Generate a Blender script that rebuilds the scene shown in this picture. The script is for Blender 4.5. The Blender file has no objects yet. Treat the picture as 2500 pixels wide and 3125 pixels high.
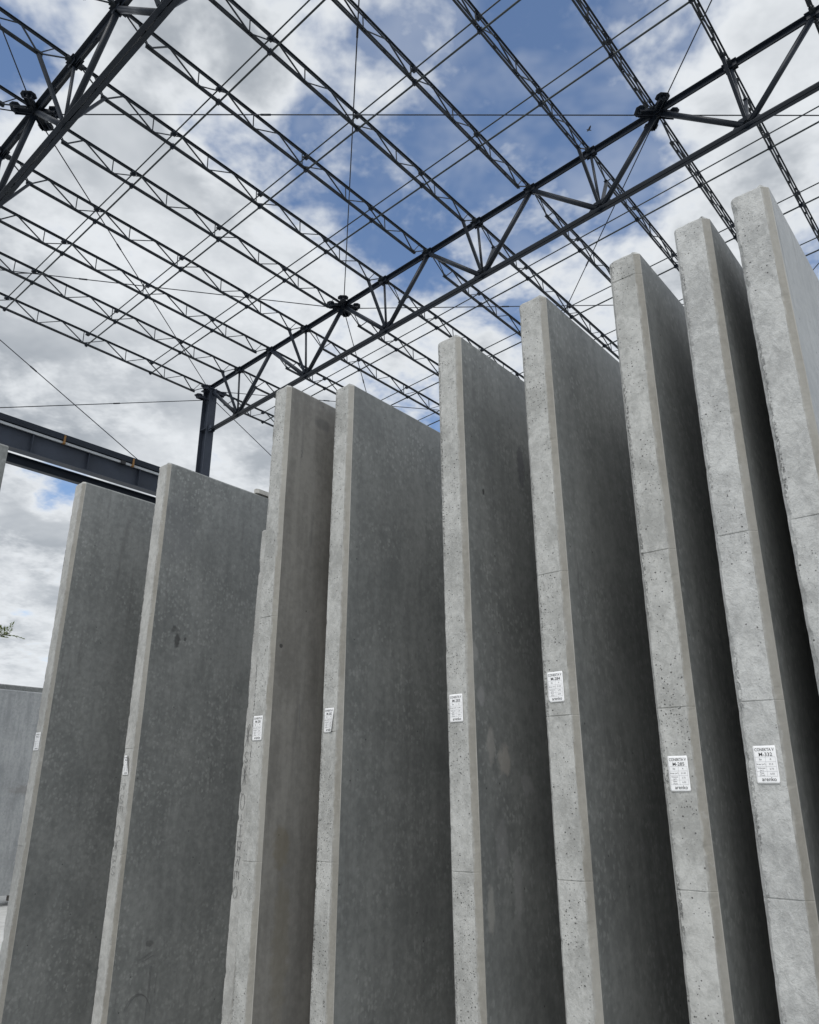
import bpy, math, random
from mathutils import Vector, Matrix, noise

# ------------------------------------------------------------------ scene, camera, light
sc = bpy.context.scene
C = sc.collection
R = math.radians
EYE = 1.6
F_PX, PITCH = 2360.44, R(19.987)          # focal length in pixels of a 2500 px wide picture

cam_d = bpy.data.cameras.new('camera')
cam = bpy.data.objects.new('camera', cam_d); C.objects.link(cam)
cam.location = (0, 0, EYE)
cam.rotation_euler = (R(90) + PITCH, 0, 0)
cam_d.sensor_fit = 'HORIZONTAL'; cam_d.sensor_width = 36.0
cam_d.lens = F_PX / 2500 * 36.0
cam_d.clip_start = 0.05; cam_d.clip_end = 3000
sc.camera = cam

sc.view_settings.view_transform = 'Standard'
sc.view_settings.look = 'None'
sc.view_settings.gamma = 1.0
sc.view_settings.use_curve_mapping = False
sc.view_settings.exposure = 0.35
sc.render.engine = 'CYCLES'
sc.cycles.max_bounces = 5
sc.cycles.diffuse_bounces = 3
sc.cycles.glossy_bounces = 2
sc.cycles.caustics_reflective = False
sc.cycles.caustics_refractive = False
sc.cycles.use_denoising = True
sc.cycles.sample_clamp_indirect = 6.0

SUN_AZ, SUN_EL = 196.0, 50.0              # bearing clockwise from +Y, elevation
SUN_STRENGTH = 1.5
SKY_STRENGTH = 0.13

def sky_dir(px, py):                       # direction in which the photograph shows a point of the sky
    x = (px - 1250) / F_PX; y = -(py - 1562.5) / F_PX
    return Vector((x, math.cos(PITCH) - y * math.sin(PITCH), math.sin(PITCH) + y * math.cos(PITCH))).normalized()

def make_world():
    w = bpy.data.worlds.new('World'); sc.world = w; w.use_nodes = True
    w.cycles.sampling_method = 'MANUAL'; w.cycles.sample_map_resolution = 256
    nt = w.node_tree; N = nt.nodes; L = nt.links
    for n in list(N): N.remove(n)
    out = N.new('ShaderNodeOutputWorld'); bg = N.new('ShaderNodeBackground')
    L.new(bg.outputs[0], out.inputs[0])
    def math_(op, a, b=None, c=None, clamp=False):
        n = N.new('ShaderNodeMath'); n.operation = op; n.use_clamp = clamp
        for i, v in enumerate((a, b, c)):
            if v is None: continue
            if isinstance(v, (int, float)): n.inputs[i].default_value = v
            else: L.new(v, n.inputs[i])
        return n.outputs[0]
    def vmath(op, a, b=None):
        n = N.new('ShaderNodeVectorMath'); n.operation = op
        for i, v in enumerate((a, b)):
            if v is None: continue
            if isinstance(v, (tuple, list, Vector)): n.inputs[i].default_value = tuple(v)
            else: L.new(v, n.inputs[i])
        return n
    sky = N.new('ShaderNodeTexSky'); sky.sky_type = 'NISHITA'; sky.sun_disc = False
    sky.sun_elevation = R(SUN_EL); sky.sun_rotation = R(SUN_AZ)
    sky.altitude = 300; sky.air_density = 1.0; sky.dust_density = 0.15; sky.ozone_density = 3.2
    skyc = vmath('SCALE', sky.outputs[0]); skyc.inputs['Scale'].default_value = SKY_STRENGTH
    tc = N.new('ShaderNodeTexCoord'); D = tc.outputs['Generated']
    sep = N.new('ShaderNodeSeparateXYZ'); L.new(D, sep.inputs[0])
    zz = math_('MAXIMUM', math_('ADD', sep.outputs['Z'], 0.22), 0.06)
    inv = math_('DIVIDE', 1.0, zz)
    pl = vmath('SCALE', D); L.new(inv, pl.inputs['Scale'])
    def noise_(vec, scale, detail, rough, dist=0.0, off=(0, 0, 0)):
        m = vmath('ADD', vec, off)
        n = N.new('ShaderNodeTexNoise'); n.inputs['Scale'].default_value = scale
        n.inputs['Detail'].default_value = detail; n.inputs['Roughness'].default_value = rough
        n.inputs['Distortion'].default_value = dist
        L.new(m.outputs[0], n.inputs['Vector']); return n
    P = pl.outputs[0]
    # cloud cover: fractal noise on the cloud layer, with the larger openings and banks where the day had them
    wob = noise_(D, 5.0, 3, 0.6, 0.0, (3.1, 1.7, 0.4))
    wv = vmath('SUBTRACT', wob.outputs['Color'], (0.5, 0.5, 0.5))
    ws = vmath('SCALE', wv.outputs[0]); ws.inputs['Scale'].default_value = 0.13
    Dw = vmath('NORMALIZE', vmath('ADD', D, ws.outputs[0]).outputs[0]).outputs[0]
    base = noise_(P, 3.3, 7, 0.62, 0.1, (0.3, 5.2, 1.1)).outputs['Fac']
    cover = 0.0
    spots = [  # px, py, angular radius in px, weight
        (1420, 130, 170, -0.40), (1600, 330, 190, -0.36), (1830, 180, 170, -0.36), (1900, 400, 150, -0.34), (1660, 90, 120, -0.22),
        (1480, 420, 130, -0.24), (1240, 740, 150, -0.46), (1080, 610, 140, -0.30), (1400, 600, 150, -0.26), (720, 430, 170, -0.72), (900, 520, 130, -0.46),
        (2050, 40, 130, -0.42), (1120, 110, 110, -0.36), (160, 1530, 80, -0.66), (230, 1490, 60, -0.34), (1330, 1290, 110, -0.42),
        (1890, 730, 110, -0.34), (2480, 760, 110, -0.32), (20, 200, 150, -0.55), (520, 350, 110, -0.34), (1040, 360, 150, -0.42), (1700, 640, 130, -0.24),
        (600, 1495, 60, -0.3), (1640, 1010, 90, -0.24), (1250, 420, 110, -0.22), (1990, 660, 90, -0.24),
        (400, 1100, 620, 0.30), (250, 700, 500, 0.22), (700, 130, 300, 0.20), (2350, 330, 330, 0.24),
        (1000, 880, 170, 0.16), (120, 1720, 220, 0.32), (1270, 130, 130, 0.26), (1560, 560, 120, 0.14), (2000, 950, 300, 0.12), (750, 700, 220, 0.16)]
    for px, py, rad, wgt in spots:
        k = 1.0 / (1 - math.cos(rad / F_PX))
        dt = vmath('DOT_PRODUCT', Dw, sky_dir(px, py)).outputs['Value']
        e = math_('POWER', 2.71828, math_('MULTIPLY', math_('SUBTRACT', dt, 1.0), k))
        cover = math_('MULTIPLY_ADD', e, wgt, cover)
    big = math_('MAXIMUM', math_('MINIMUM', cover, 0.34), -0.34)
    wisp = noise_(P, 9.0, 4, 0.66, 0.15, (2.2, 4.4, 0.0)).outputs['Fac']
    cov = math_('MULTIPLY_ADD', math_('SUBTRACT', base, 0.5), 1.7, 0.57)
    cov = math_('MULTIPLY_ADD', math_('SUBTRACT', wisp, 0.5), 1.1, cov)
    cover = math_('ADD', cov, big)
    def ramp_(v, lo, hi, a=0.0, b=1.0):
        r_ = N.new('ShaderNodeMapRange'); r_.interpolation_type = 'SMOOTHSTEP'
        L.new(v, r_.inputs['Value']); r_.inputs['From Min'].default_value = lo; r_.inputs['From Max'].default_value = hi
        r_.inputs['To Min'].default_value = a; r_.inputs['To Max'].default_value = b; return r_.outputs[0]
    mask = ramp_(cover, 0.12, 0.66, 0.02, 1.0)
    veil = noise_(P, 5.2, 4, 0.62, 0.2, (9.1, 3.3, 0.0)).outputs['Fac']
    mask = math_('MAXIMUM', mask, math_('MULTIPLY', ramp_(veil, 0.40, 0.74), 0.28))
    thick = ramp_(cover, 0.55, 1.05)
    lump = noise_(P, 2.4, 5, 0.60, 0.15, (7.3, 0.2, 2.0)).outputs['Fac']
    lr = ramp_(lump, 0.36, 0.66)
    grey = math_('MULTIPLY', math_('MULTIPLY_ADD', lr, 0.6, 0.4), math_('MULTIPLY_ADD', thick, 0.85, 0.15))
    mixc = N.new('ShaderNodeMix'); mixc.data_type = 'RGBA'
    L.new(grey, mixc.inputs['Factor'])
    mixc.inputs['A'].default_value = (0.655, 0.68, 0.705, 1); mixc.inputs['B'].default_value = (0.305, 0.333, 0.368, 1)
    mix = N.new('ShaderNodeMix'); mix.data_type = 'RGBA'
    L.new(mask, mix.inputs['Factor']); L.new(skyc.outputs[0], mix.inputs['A']); L.new(mixc.outputs['Result'], mix.inputs['B'])
    L.new(mix.outputs['Result'], bg.inputs['Color']); bg.inputs['Strength'].default_value = 1.0
make_world()

sun_d = bpy.data.lights.new('sun', 'SUN'); sun_d.energy = SUN_STRENGTH; sun_d.angle = R(40); sun_d.color = (1.0, 0.97, 0.93)
sun = bpy.data.objects.new('sun', sun_d); C.objects.link(sun)
sdir = Vector((math.sin(R(SUN_AZ)) * math.cos(R(SUN_EL)), math.cos(R(SUN_AZ)) * math.cos(R(SUN_EL)), math.sin(R(SUN_EL))))
sun.rotation_euler = sdir.to_track_quat('Z', 'Y').to_euler()
sun.location = (0, 0, 40)

# ------------------------------------------------------------------ materials
def new_mat(name):
    m = bpy.data.materials.new(name); m.use_nodes = True
    nt = m.node_tree; b = nt.nodes.get('Principled BSDF')
    return m, nt, b

class Nodes:
    def __init__(s, nt): s.nt = nt; s.N = nt.nodes; s.L = nt.links
    def set(s, sock, v):
        if isinstance(v, (int, float)): sock.default_value = v
        elif isinstance(v, (tuple, list)): sock.default_value = tuple(v)
        else: s.L.new(v, sock)
    def math(s, op, a, b=None, c=None, clamp=False):
        n = s.N.new('ShaderNodeMath'); n.operation = op; n.use_clamp = clamp
        for i, v in enumerate((a, b, c)):
            if v is not None: s.set(n.inputs[i], v)
        return n.outputs[0]
    def vec(s, op, a, b=None, scale=None):
        n = s.N.new('ShaderNodeVectorMath'); n.operation = op
        s.set(n.inputs[0], a)
        if b is not None: s.set(n.inputs[1], b)
        if scale is not None: s.set(n.inputs['Scale'], scale)
        return n.outputs['Value'] if op in ('LENGTH', 'DISTANCE', 'DOT_PRODUCT') else n.outputs[0]
    def coords(s, jitter=True):
        tc = s.N.new('ShaderNodeTexCoord')
        if not jitter: return tc.outputs['Object'], tc.outputs['Object']
        oi = s.N.new('ShaderNodeObjectInfo')
        v = s.N.new('ShaderNodeCombineXYZ')
        for i, k in enumerate((37.0, 53.0, 71.0)): s.set(v.inputs[i], s.math('MULTIPLY', oi.outputs['Random'], k))
        return s.vec('ADD', tc.outputs['Object'], v.outputs[0]), tc.outputs['Object']
    def noise(s, vec, scale, detail=4, rough=0.5, dist=0.0):
        n = s.N.new('ShaderNodeTexNoise'); s.set(n.inputs['Vector'], vec); s.set(n.inputs['Scale'], scale)
        s.set(n.inputs['Detail'], detail); s.set(n.inputs['Roughness'], rough); s.set(n.inputs['Distortion'], dist)
        return n.outputs['Fac']
    def vor(s, vec, scale, feature='F1', rand=1.0):
        n = s.N.new('ShaderNodeTexVoronoi'); n.feature = feature
        s.set(n.inputs['Vector'], vec); s.set(n.inputs['Scale'], scale); s.set(n.inputs['Randomness'], rand)
        return n
    def vor2(s, vec, i, j, scale):
        q = s.N.new('ShaderNodeSeparateXYZ'); s.set(q.inputs[0], vec); c = s.N.new('ShaderNodeCombineXYZ')
        s.L.new(q.outputs[i], c.inputs[0]); s.L.new(q.outputs[j], c.inputs[1])
        n = s.N.new('ShaderNodeTexVoronoi'); n.voronoi_dimensions = '2D'; n.feature = 'F1'
        s.L.new(c.outputs[0], n.inputs['Vector']); n.inputs['Scale'].default_value = scale
        return n
    def ramp(s, fac, lo, hi, smooth=True, a=0.0, b=1.0):
        n = s.N.new('ShaderNodeMapRange'); n.interpolation_type = 'SMOOTHSTEP' if smooth else 'LINEAR'
        s.set(n.inputs['Value'], fac); s.set(n.inputs['From Min'], lo); s.set(n.inputs['From Max'], hi)
        s.set(n.inputs['To Min'], a); s.set(n.inputs['To Max'], b); return n.outputs[0]
    def mix(s, fac, a, b):
        n = s.N.new('ShaderNodeMix'); n.data_type = 'RGBA'
        s.set(n.inputs['Factor'], fac); s.set(n.inputs['A'], a); s.set(n.inputs['B'], b); return n.outputs['Result']
    def bump(s, h, strength, dist, normal=None):
        n = s.N.new('ShaderNodeBump'); s.set(n.inputs['Height'], h)
        n.inputs['Strength'].default_value = strength; n.inputs['Distance'].default_value = dist
        if normal is not None: s.L.new(normal, n.inputs['Normal'])
        return n.outputs[0]

def rgb(r, g=None, b=None): return (r, r if g is None else g, r if b is None else b, 1)

def concrete_edge(name, dark=rgb(.31, .311, .296), light=rgb(.50, .501, .48), pores=0.70, rough_face=0.0):
    m, nt, b = new_mat(name); n = Nodes(nt)
    v, raw = n.coords()
    vs = n.vec('MULTIPLY', v, (1.0, 1.0, 0.8))
    n1 = n.noise(vs, 5.0, 9, 0.62, 0.3)
    n2 = n.noise(vs, 34.0, 6, 0.65, 0.6)
    n3 = n.noise(v, 160.0, 3, 0.6)
    t = n.math('ADD', n.math('MULTIPLY', n1, 0.75), n.math('MULTIPLY', n2, 0.55))
    t = n.math('ADD', t, n.math('MULTIPLY', n3, 0.22))
    col = n.mix(n.ramp(t, 0.58, 0.95), dark, light)
    # float marks: darker laitance patches with a crisp side
    pt = n.noise(v, 17.0, 8, 0.7, 1.2)
    col = n.mix(n.math('MULTIPLY', n.ramp(pt, 0.53, 0.60), 0.18), col, rgb(.31, .312, .30))
    # bug holes, in clusters; pore shade and dirt darkened into the colour
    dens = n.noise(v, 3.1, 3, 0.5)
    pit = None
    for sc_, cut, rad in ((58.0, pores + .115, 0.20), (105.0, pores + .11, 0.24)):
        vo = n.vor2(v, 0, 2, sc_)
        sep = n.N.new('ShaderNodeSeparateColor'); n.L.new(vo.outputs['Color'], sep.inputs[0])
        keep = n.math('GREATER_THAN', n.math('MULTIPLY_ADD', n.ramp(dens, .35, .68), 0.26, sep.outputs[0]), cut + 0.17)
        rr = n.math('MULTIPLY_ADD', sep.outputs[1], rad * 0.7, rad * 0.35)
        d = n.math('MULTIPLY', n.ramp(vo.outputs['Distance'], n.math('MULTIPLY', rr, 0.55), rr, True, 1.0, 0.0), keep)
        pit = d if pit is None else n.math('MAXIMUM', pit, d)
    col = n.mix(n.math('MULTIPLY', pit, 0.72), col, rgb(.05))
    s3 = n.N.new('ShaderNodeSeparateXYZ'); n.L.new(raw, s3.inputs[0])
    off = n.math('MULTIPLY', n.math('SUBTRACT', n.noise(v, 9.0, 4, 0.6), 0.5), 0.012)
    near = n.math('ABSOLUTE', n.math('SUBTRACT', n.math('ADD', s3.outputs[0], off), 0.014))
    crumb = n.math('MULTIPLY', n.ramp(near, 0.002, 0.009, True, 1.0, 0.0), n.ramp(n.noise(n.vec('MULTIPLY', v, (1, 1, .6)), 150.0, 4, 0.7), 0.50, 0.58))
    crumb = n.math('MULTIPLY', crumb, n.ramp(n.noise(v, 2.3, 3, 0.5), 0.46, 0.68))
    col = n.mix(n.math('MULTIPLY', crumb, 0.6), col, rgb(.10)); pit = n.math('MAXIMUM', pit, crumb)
    n.L.new(col, b.inputs['Base Color']); b.inputs['Roughness'].default_value = 0.88
    b.inputs['Specular IOR Level'].default_value = 0.25
    h = n.math('ADD', n.math('MULTIPLY', n2, 0.5 + rough_face), n.math('MULTIPLY', n3, 0.25))
    h = n.math('ADD', h, n.math('MULTIPLY', pt, 0.2 + rough_face * 1.2))
    h = n.math('SUBTRACT', h, n.math('MULTIPLY', pit, 1.4))
    n.L.new(n.bump(h, 0.8, 0.008), b.inputs['Normal'])
    return m

def concrete_face(name, dark=rgb(.145, .152, .149), light=rgb(.246, .254, .246), fleck=rgb(.325, .335, .322), fleck_amt=0.7, spots=(), streak=0.35):  # smoother concrete, default colours darkened further for shade in the gaps
    """spots: (y, z, ry, rz, colour, strength) stains on the moulded face, in metres on the panel"""
    m, nt, b = new_mat(name); n = Nodes(nt)
    v, raw = n.coords()
    n1 = n.noise(v, 2.2, 7, 0.6, 0.3)
    n2 = n.noise(v, 26.0, 5, 0.62, 0.3)
    wn = n.N.new('ShaderNodeTexNoise'); n.set(wn.inputs['Vector'], v); wn.inputs['Scale'].default_value = 60.0; wv = wn.outputs['Color']
    vst = n.vec('MULTIPLY', v, (9.0, 9.0, 1.1))
    st = n.noise(vst, 1.6, 6, 0.6)
    t = n.math('ADD', n.math('MULTIPLY', n1, 0.5), n.math('MULTIPLY', n2, 0.5))
    t = n.math('ADD', t, n.math('MULTIPLY', n.math('SUBTRACT', st, 0.5), streak))
    col = n.mix(n.ramp(t, 0.30, 0.72), dark, light)
    vo = n.vor2(n.vec('ADD', n.vec('MULTIPLY', v, (1.0, 1.0, 0.8)), n.vec('SCALE', n.vec('SUBTRACT', wv, (.5, .5, .5)), scale=.03)), 1, 2, 44.0)
    fl = n.ramp(vo.outputs['Distance'], 0.10, 0.58, True, 1.0, 0.0)
    sep = n.N.new('ShaderNodeSeparateColor'); n.L.new(vo.outputs['Color'], sep.inputs[0])
    fl = n.math('MULTIPLY', fl, n.ramp(sep.outputs[0], 0.25, 0.95))
    fl = n.math('MULTIPLY', fl, n.ramp(n.noise(v, 2.6, 5, 0.6), 0.30, 0.68))
    col = n.mix(n.math('MULTIPLY', fl, fleck_amt), col, fleck)
    fine = n.noise(v, 90.0, 4, 0.65)
    col = n.mix(n.math('MULTIPLY', n.ramp(fine, 0.55, 0.75), 0.22), col, rgb(.12))
    # scuffs and rub marks, mostly along the height
    sf = n.noise(n.vec('MULTIPLY', v, (14.0, 14.0, 1.6)), 2.2, 9, 0.72, 0.4)
    col = n.mix(n.math('MULTIPLY', n.ramp(sf, 0.60, 0.70), n.math('MULTIPLY', n.ramp(n.noise(v, 1.9, 4, .6), .45, .62), .5)), col, fleck)
    sd_ = n.noise(n.vec('MULTIPLY', v, (10.0, 10.0, 0.9)), 1.9, 7, 0.65)
    col = n.mix(n.math('MULTIPLY', n.ramp(sd_, 0.58, 0.72), 0.35), col, rgb(.11, .11, .108))
    # scattered pin holes
    vp = n.vor2(v, 1, 2, 20.0); sp = n.N.new('ShaderNodeSeparateColor'); n.L.new(vp.outputs['Color'], sp.inputs[0])
    pin = n.math('MULTIPLY', n.math('GREATER_THAN', sp.outputs[0], 0.985), n.ramp(vp.outputs['Distance'], 0.05, 0.11, True, 1.0, 0.0))
    col = n.mix(n.math('MULTIPLY', pin, 0.7), col, rgb(.03))
    if spots:
        s3 = n.N.new('ShaderNodeSeparateXYZ'); n.L.new(raw, s3.inputs[0])
        wob = n.math('MULTIPLY', n.math('SUBTRACT', n.noise(raw, 22.0, 6, 0.65), 0.5), 1.5)
        for (y, z, ry, rz, c, k) in spots:
            dy = n.math('DIVIDE', n.math('SUBTRACT', s3.outputs[1], y), ry)
            dz = n.math('DIVIDE', n.math('SUBTRACT', s3.outputs[2], z), rz)
            d = n.math('SQRT', n.math('ADD', n.math('MULTIPLY', dy, dy), n.math('MULTIPLY', dz, dz)))
            d = n.math('ADD', d, wob)
            col = n.mix(n.math('MULTIPLY', n.ramp(d, 0.55, 1.05, True, 1.0, 0.0), k), col, c)
    n.L.new(col, b.inputs['Base Color']); b.inputs['Roughness'].default_value = 0.62
    b.inputs['Specular IOR Level'].default_value = 0.3
    h = n.math('ADD', n.math('MULTIPLY', n2, 0.5), n.math('MULTIPLY', fine, 0.25))
    n.L.new(n.bump(n.math('SUBTRACT', h, pin), 0.25, 0.003), b.inputs['Normal'])
    return m

def chamfer_mat(name):
    m, nt, b = new_mat(name); n = Nodes(nt)
    v, raw = n.coords()
    vs = n.vec('MULTIPLY', v, (1.0, 1.0, 0.25))
    n1 = n.noise(vs, 8.0, 6, 0.6, 0.2); n2 = n.noise(v, 40.0, 5, 0.65)
    t = n.math('ADD', n.math('MULTIPLY', n1, 0.7), n.math('MULTIPLY', n2, 0.4))
    col = n.mix(n.ramp(t, 0.34, 0.78), rgb(.205, .195, .170), rgb(.310, .298, .265))
    blk = n.noise(n.vec('MULTIPLY', v, (.1, .1, 1.0)), 2.6, 2, 0.5)
    col = n.mix(n.math('MULTIPLY', n.ramp(blk, 0.46, 0.6), 0.3), col, rgb(.33, .326, .305))
    uvn = n.N.new('ShaderNodeUVMap'); uvn.uv_map = 'across'
    su = n.N.new('ShaderNodeSeparateXYZ'); n.L.new(uvn.outputs[0], su.inputs[0]); u = su.outputs[0]
    w1 = n.math('MULTIPLY', n.math('SUBTRACT', n.noise(n.vec('MULTIPLY', v, (1, 1, .5)), 16.0, 7, .68), .5), 1.5)
    bleed = n.ramp(n.math('ADD', u, w1), 0.02, 0.30, True, 1.0, 0.0)     # cement creeping over from the cast edge
    bleed = n.math('MAXIMUM', bleed, n.math('MULTIPLY', n.ramp(n.noise(v, 9.0, 8, .7), .60, .68), .7))
    g2 = n.mix(n.ramp(n2, .35, .65), rgb(.27, .268, .255), rgb(.40, .40, .38))
    col = n.mix(n.math('MULTIPLY', bleed, .75), col, g2)
    arr = n.math('MULTIPLY', n.ramp(n.math('ADD', u, n.math('MULTIPLY', w1, .12)), .86, .97), n.ramp(n.noise(n.vec('MULTIPLY', v, (1, 1, .3)), 5.0, 4, .6), .42, .6))
    col = n.mix(n.math('MULTIPLY', arr, .55), col, rgb(.42, .41, .38))
    n.L.new(col, b.inputs['Base Color']); b.inputs['Roughness'].default_value = 0.7
    n.L.new(n.bump(n.math('ADD', n2, n1), 0.3, 0.003), b.inputs['Normal'])
    return m

def steel(name, c, rough=0.42, var=0.2, metallic=0.0):
    m, nt, b = new_mat(name); n = Nodes(nt)
    v, raw = n.coords()
    n1 = n.noise(v, 1.7, 5, 0.55)
    lo = rgb(*[x * (1 - var) for x in c]); hi = rgb(*[x * (1 + var) for x in c])
    n.L.new(n.mix(n.ramp(n1, 0.3, 0.7), lo, hi), b.inputs['Base Color'])
    n.L.new(n.ramp(n1, 0.3, 0.7, True, rough - .06, rough + .08), b.inputs['Roughness'])
    b.inputs['Metallic'].default_value = metallic; b.inputs['Specular IOR Level'].default_value = 0.28
    return m

def plain(name, c, rough=0.6, var=0.12, scale=20.0):
    m, nt, b = new_mat(name); n = Nodes(nt)
    v, raw = n.coords()
    t = n.noise(v, scale, 5, 0.6)
    col = n.mix(n.ramp(t, .3, .7), rgb(*[x * (1 - var) for x in c]), rgb(*[x * (1 + var) for x in c]))
    n.L.new(col, b.inputs['Base Color']); b.inputs['Roughness'].default_value = rough
    return m

M = {}
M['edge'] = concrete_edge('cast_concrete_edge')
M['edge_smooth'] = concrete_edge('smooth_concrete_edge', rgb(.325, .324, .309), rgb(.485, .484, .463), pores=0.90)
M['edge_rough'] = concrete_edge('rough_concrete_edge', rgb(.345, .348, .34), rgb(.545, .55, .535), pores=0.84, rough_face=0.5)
M['chamfer'] = chamfer_mat('tan_formwork_chamfer')
M['face'] = concrete_face('moulded_concrete_face')
M['face_lit'] = concrete_face('lit_concrete_face', rgb(.30, .31, .315), rgb(.40, .41, .41), rgb(.44), 0.3)  # lit copy of the face: open sky brightness put into the colour
M['face_slab'] = concrete_face('weathered_slab_face', rgb(.24, .25, .255), rgb(.36, .37, .37), rgb(.40), 0.25, streak=0.7, spots=(
    (5.0, 1.75, .5, .16, rgb(.17, .165, .155), .6), (4.5, 2.3, .35, .4, rgb(.2, .2, .195), .45), (5.6, 2.6, .3, .2, rgb(.19), .5),
    (4.2, 1.5, .4, .10, rgb(.18, .17, .16), .5), (6.1, 1.2, .3, .3, rgb(.2), .4)))
M['face_pitted'] = concrete_face('pitted_concrete_face', spots=(
    (.211, 2.554, .026, .062, rgb(.04), .7), (.179, 2.62, .02, .03, rgb(.05), .6), (.273, 2.563, .012, .015, rgb(.05), .7),
    (.12, 3.3, .16, .3, rgb(.14, .145, .15), .35), (.24, .78, .03, .02, rgb(.08), .6)))
M['face_brown'] = concrete_face('brown_stained_face', rgb(.155, .15, .138), rgb(.235, .228, .21), rgb(.27, .265, .25), .25, streak=0.8, spots=(
    (.13, 1.36, .055, .11, rgb(.15, .13, .09), .5), (.16, .95, .06, .35, rgb(.16, .145, .11), .45), (.27, 3.6, .07, .045, rgb(.10), .5),
    (.057, 2.294, .012, .012, rgb(.03), .8)))
M['face_blotched'] = concrete_face('blotched_concrete_face', spots=(
    (.035, 2.17, .03, .05, rgb(.34, .34, .33), .55), (.072, 1.99, .035, .05, rgb(.33), .55), (.129, 1.79, .035, .09, rgb(.36, .35, .33), .6),
    (.226, 1.73, .06, .07, rgb(.38, .36, .33), .65), (.40, 1.63, .06, .05, rgb(.33), .5), (.174, 1.40, .05, .12, rgb(.30), .4),
    (.283, 1.25, .04, .16, rgb(.33), .45), (.08, 1.17, .03, .1, rgb(.36, .355, .33), .6), (.52, 3.2, .04, .14, rgb(.06, .06, .075), .5),
    (.16, 2.95, .01, .02, rgb(.03), .8)))
M['steel'] = steel('dark_painted_steel', (.012, .017, .026))
M['joist_steel'] = steel('dark_joist_steel', (.013, .018, .024), .5)
M['rod_steel'] = steel('green_grey_rod_steel', (.024, .032, .034), .45)
M['column_steel'] = steel('blue_grey_column_steel', (.036, .044, .061), .5, .15)
M['cable'] = steel('dark_rod_steel', (.017, .021, .030), .45)
M['galv'] = steel('pale_conductor_steel', (.36, .38, .40), .5, .12)
M['orange'] = plain('orange_clamp_paint', (.20, .105, .03), .7)
M['black'] = plain('black_plastic', (.012, .012, .014), .5)
M['label'] = plain('white_label_paper', (.86, .86, .86), .45, .03, 30)
M['ink'] = plain('black_label_ink', (.015, .015, .017), .6)
M['rule'] = plain('grey_table_rule', (.35, .35, .36), .6)
M['pencil'] = plain('grey_pencil_mark', (.15, .15, .15), .8)
M['timber'] = plain('pale_timber', (.40, .39, .36), .8, .25)
M['timber_dark'] = plain('dark_timber', (.10, .085, .07), .85, .3)
M['bark'] = plain('grey_bark', (.12, .095, .07), .9, .3)
M['bird'] = plain('dark_feathers', (.02, .02, .022), .7)

def leaf_mat(name, c):
    m, nt, b = new_mat(name); n = Nodes(nt)
    v, raw = n.coords()
    col = n.mix(n.ramp(n.noise(v, 1.3, 5, .6), .35, .65), rgb(*[x * .6 for x in c]), rgb(*[x * 1.35 for x in c]))
    n.L.new(col, b.inputs['Base Color']); b.inputs['Roughness'].default_value = .55
    tr = n.N.new('ShaderNodeBsdfTranslucent'); n.L.new(col, tr.inputs[0])
    mx = n.N.new('ShaderNodeMixShader'); mx.inputs[0].default_value = .35
    n.L.new(b.outputs[0], mx.inputs[1]); n.L.new(tr.outputs[0], mx.inputs[2])
    n.L.new(mx.outputs[0], nt.nodes['Material Output'].inputs['Surface'])
    return m
M['leaf'] = leaf_mat('fresh_green_leaf', (.105, .135, .03))

def ground_mat():
    m, nt, b = new_mat('pale_concrete_yard'); n = Nodes(nt)
    v, raw = n.coords(False)
    t = n.math('ADD', n.math('MULTIPLY', n.noise(v, .35, 8, .6), .6), n.math('MULTIPLY', n.noise(v, 6.0, 6, .65), .4))
    col = n.mix(n.ramp(t, .35, .65), rgb(.43, .43, .41), rgb(.62, .62, .60))
    n.L.new(col, b.inputs['Base Color']); b.inputs['Roughness'].default_value = .85
    n.L.new(n.bump(n.noise(v, 60.0, 4, .6), .3, .004), b.inputs['Normal'])
    return m
M['ground'] = ground_mat()

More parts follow.
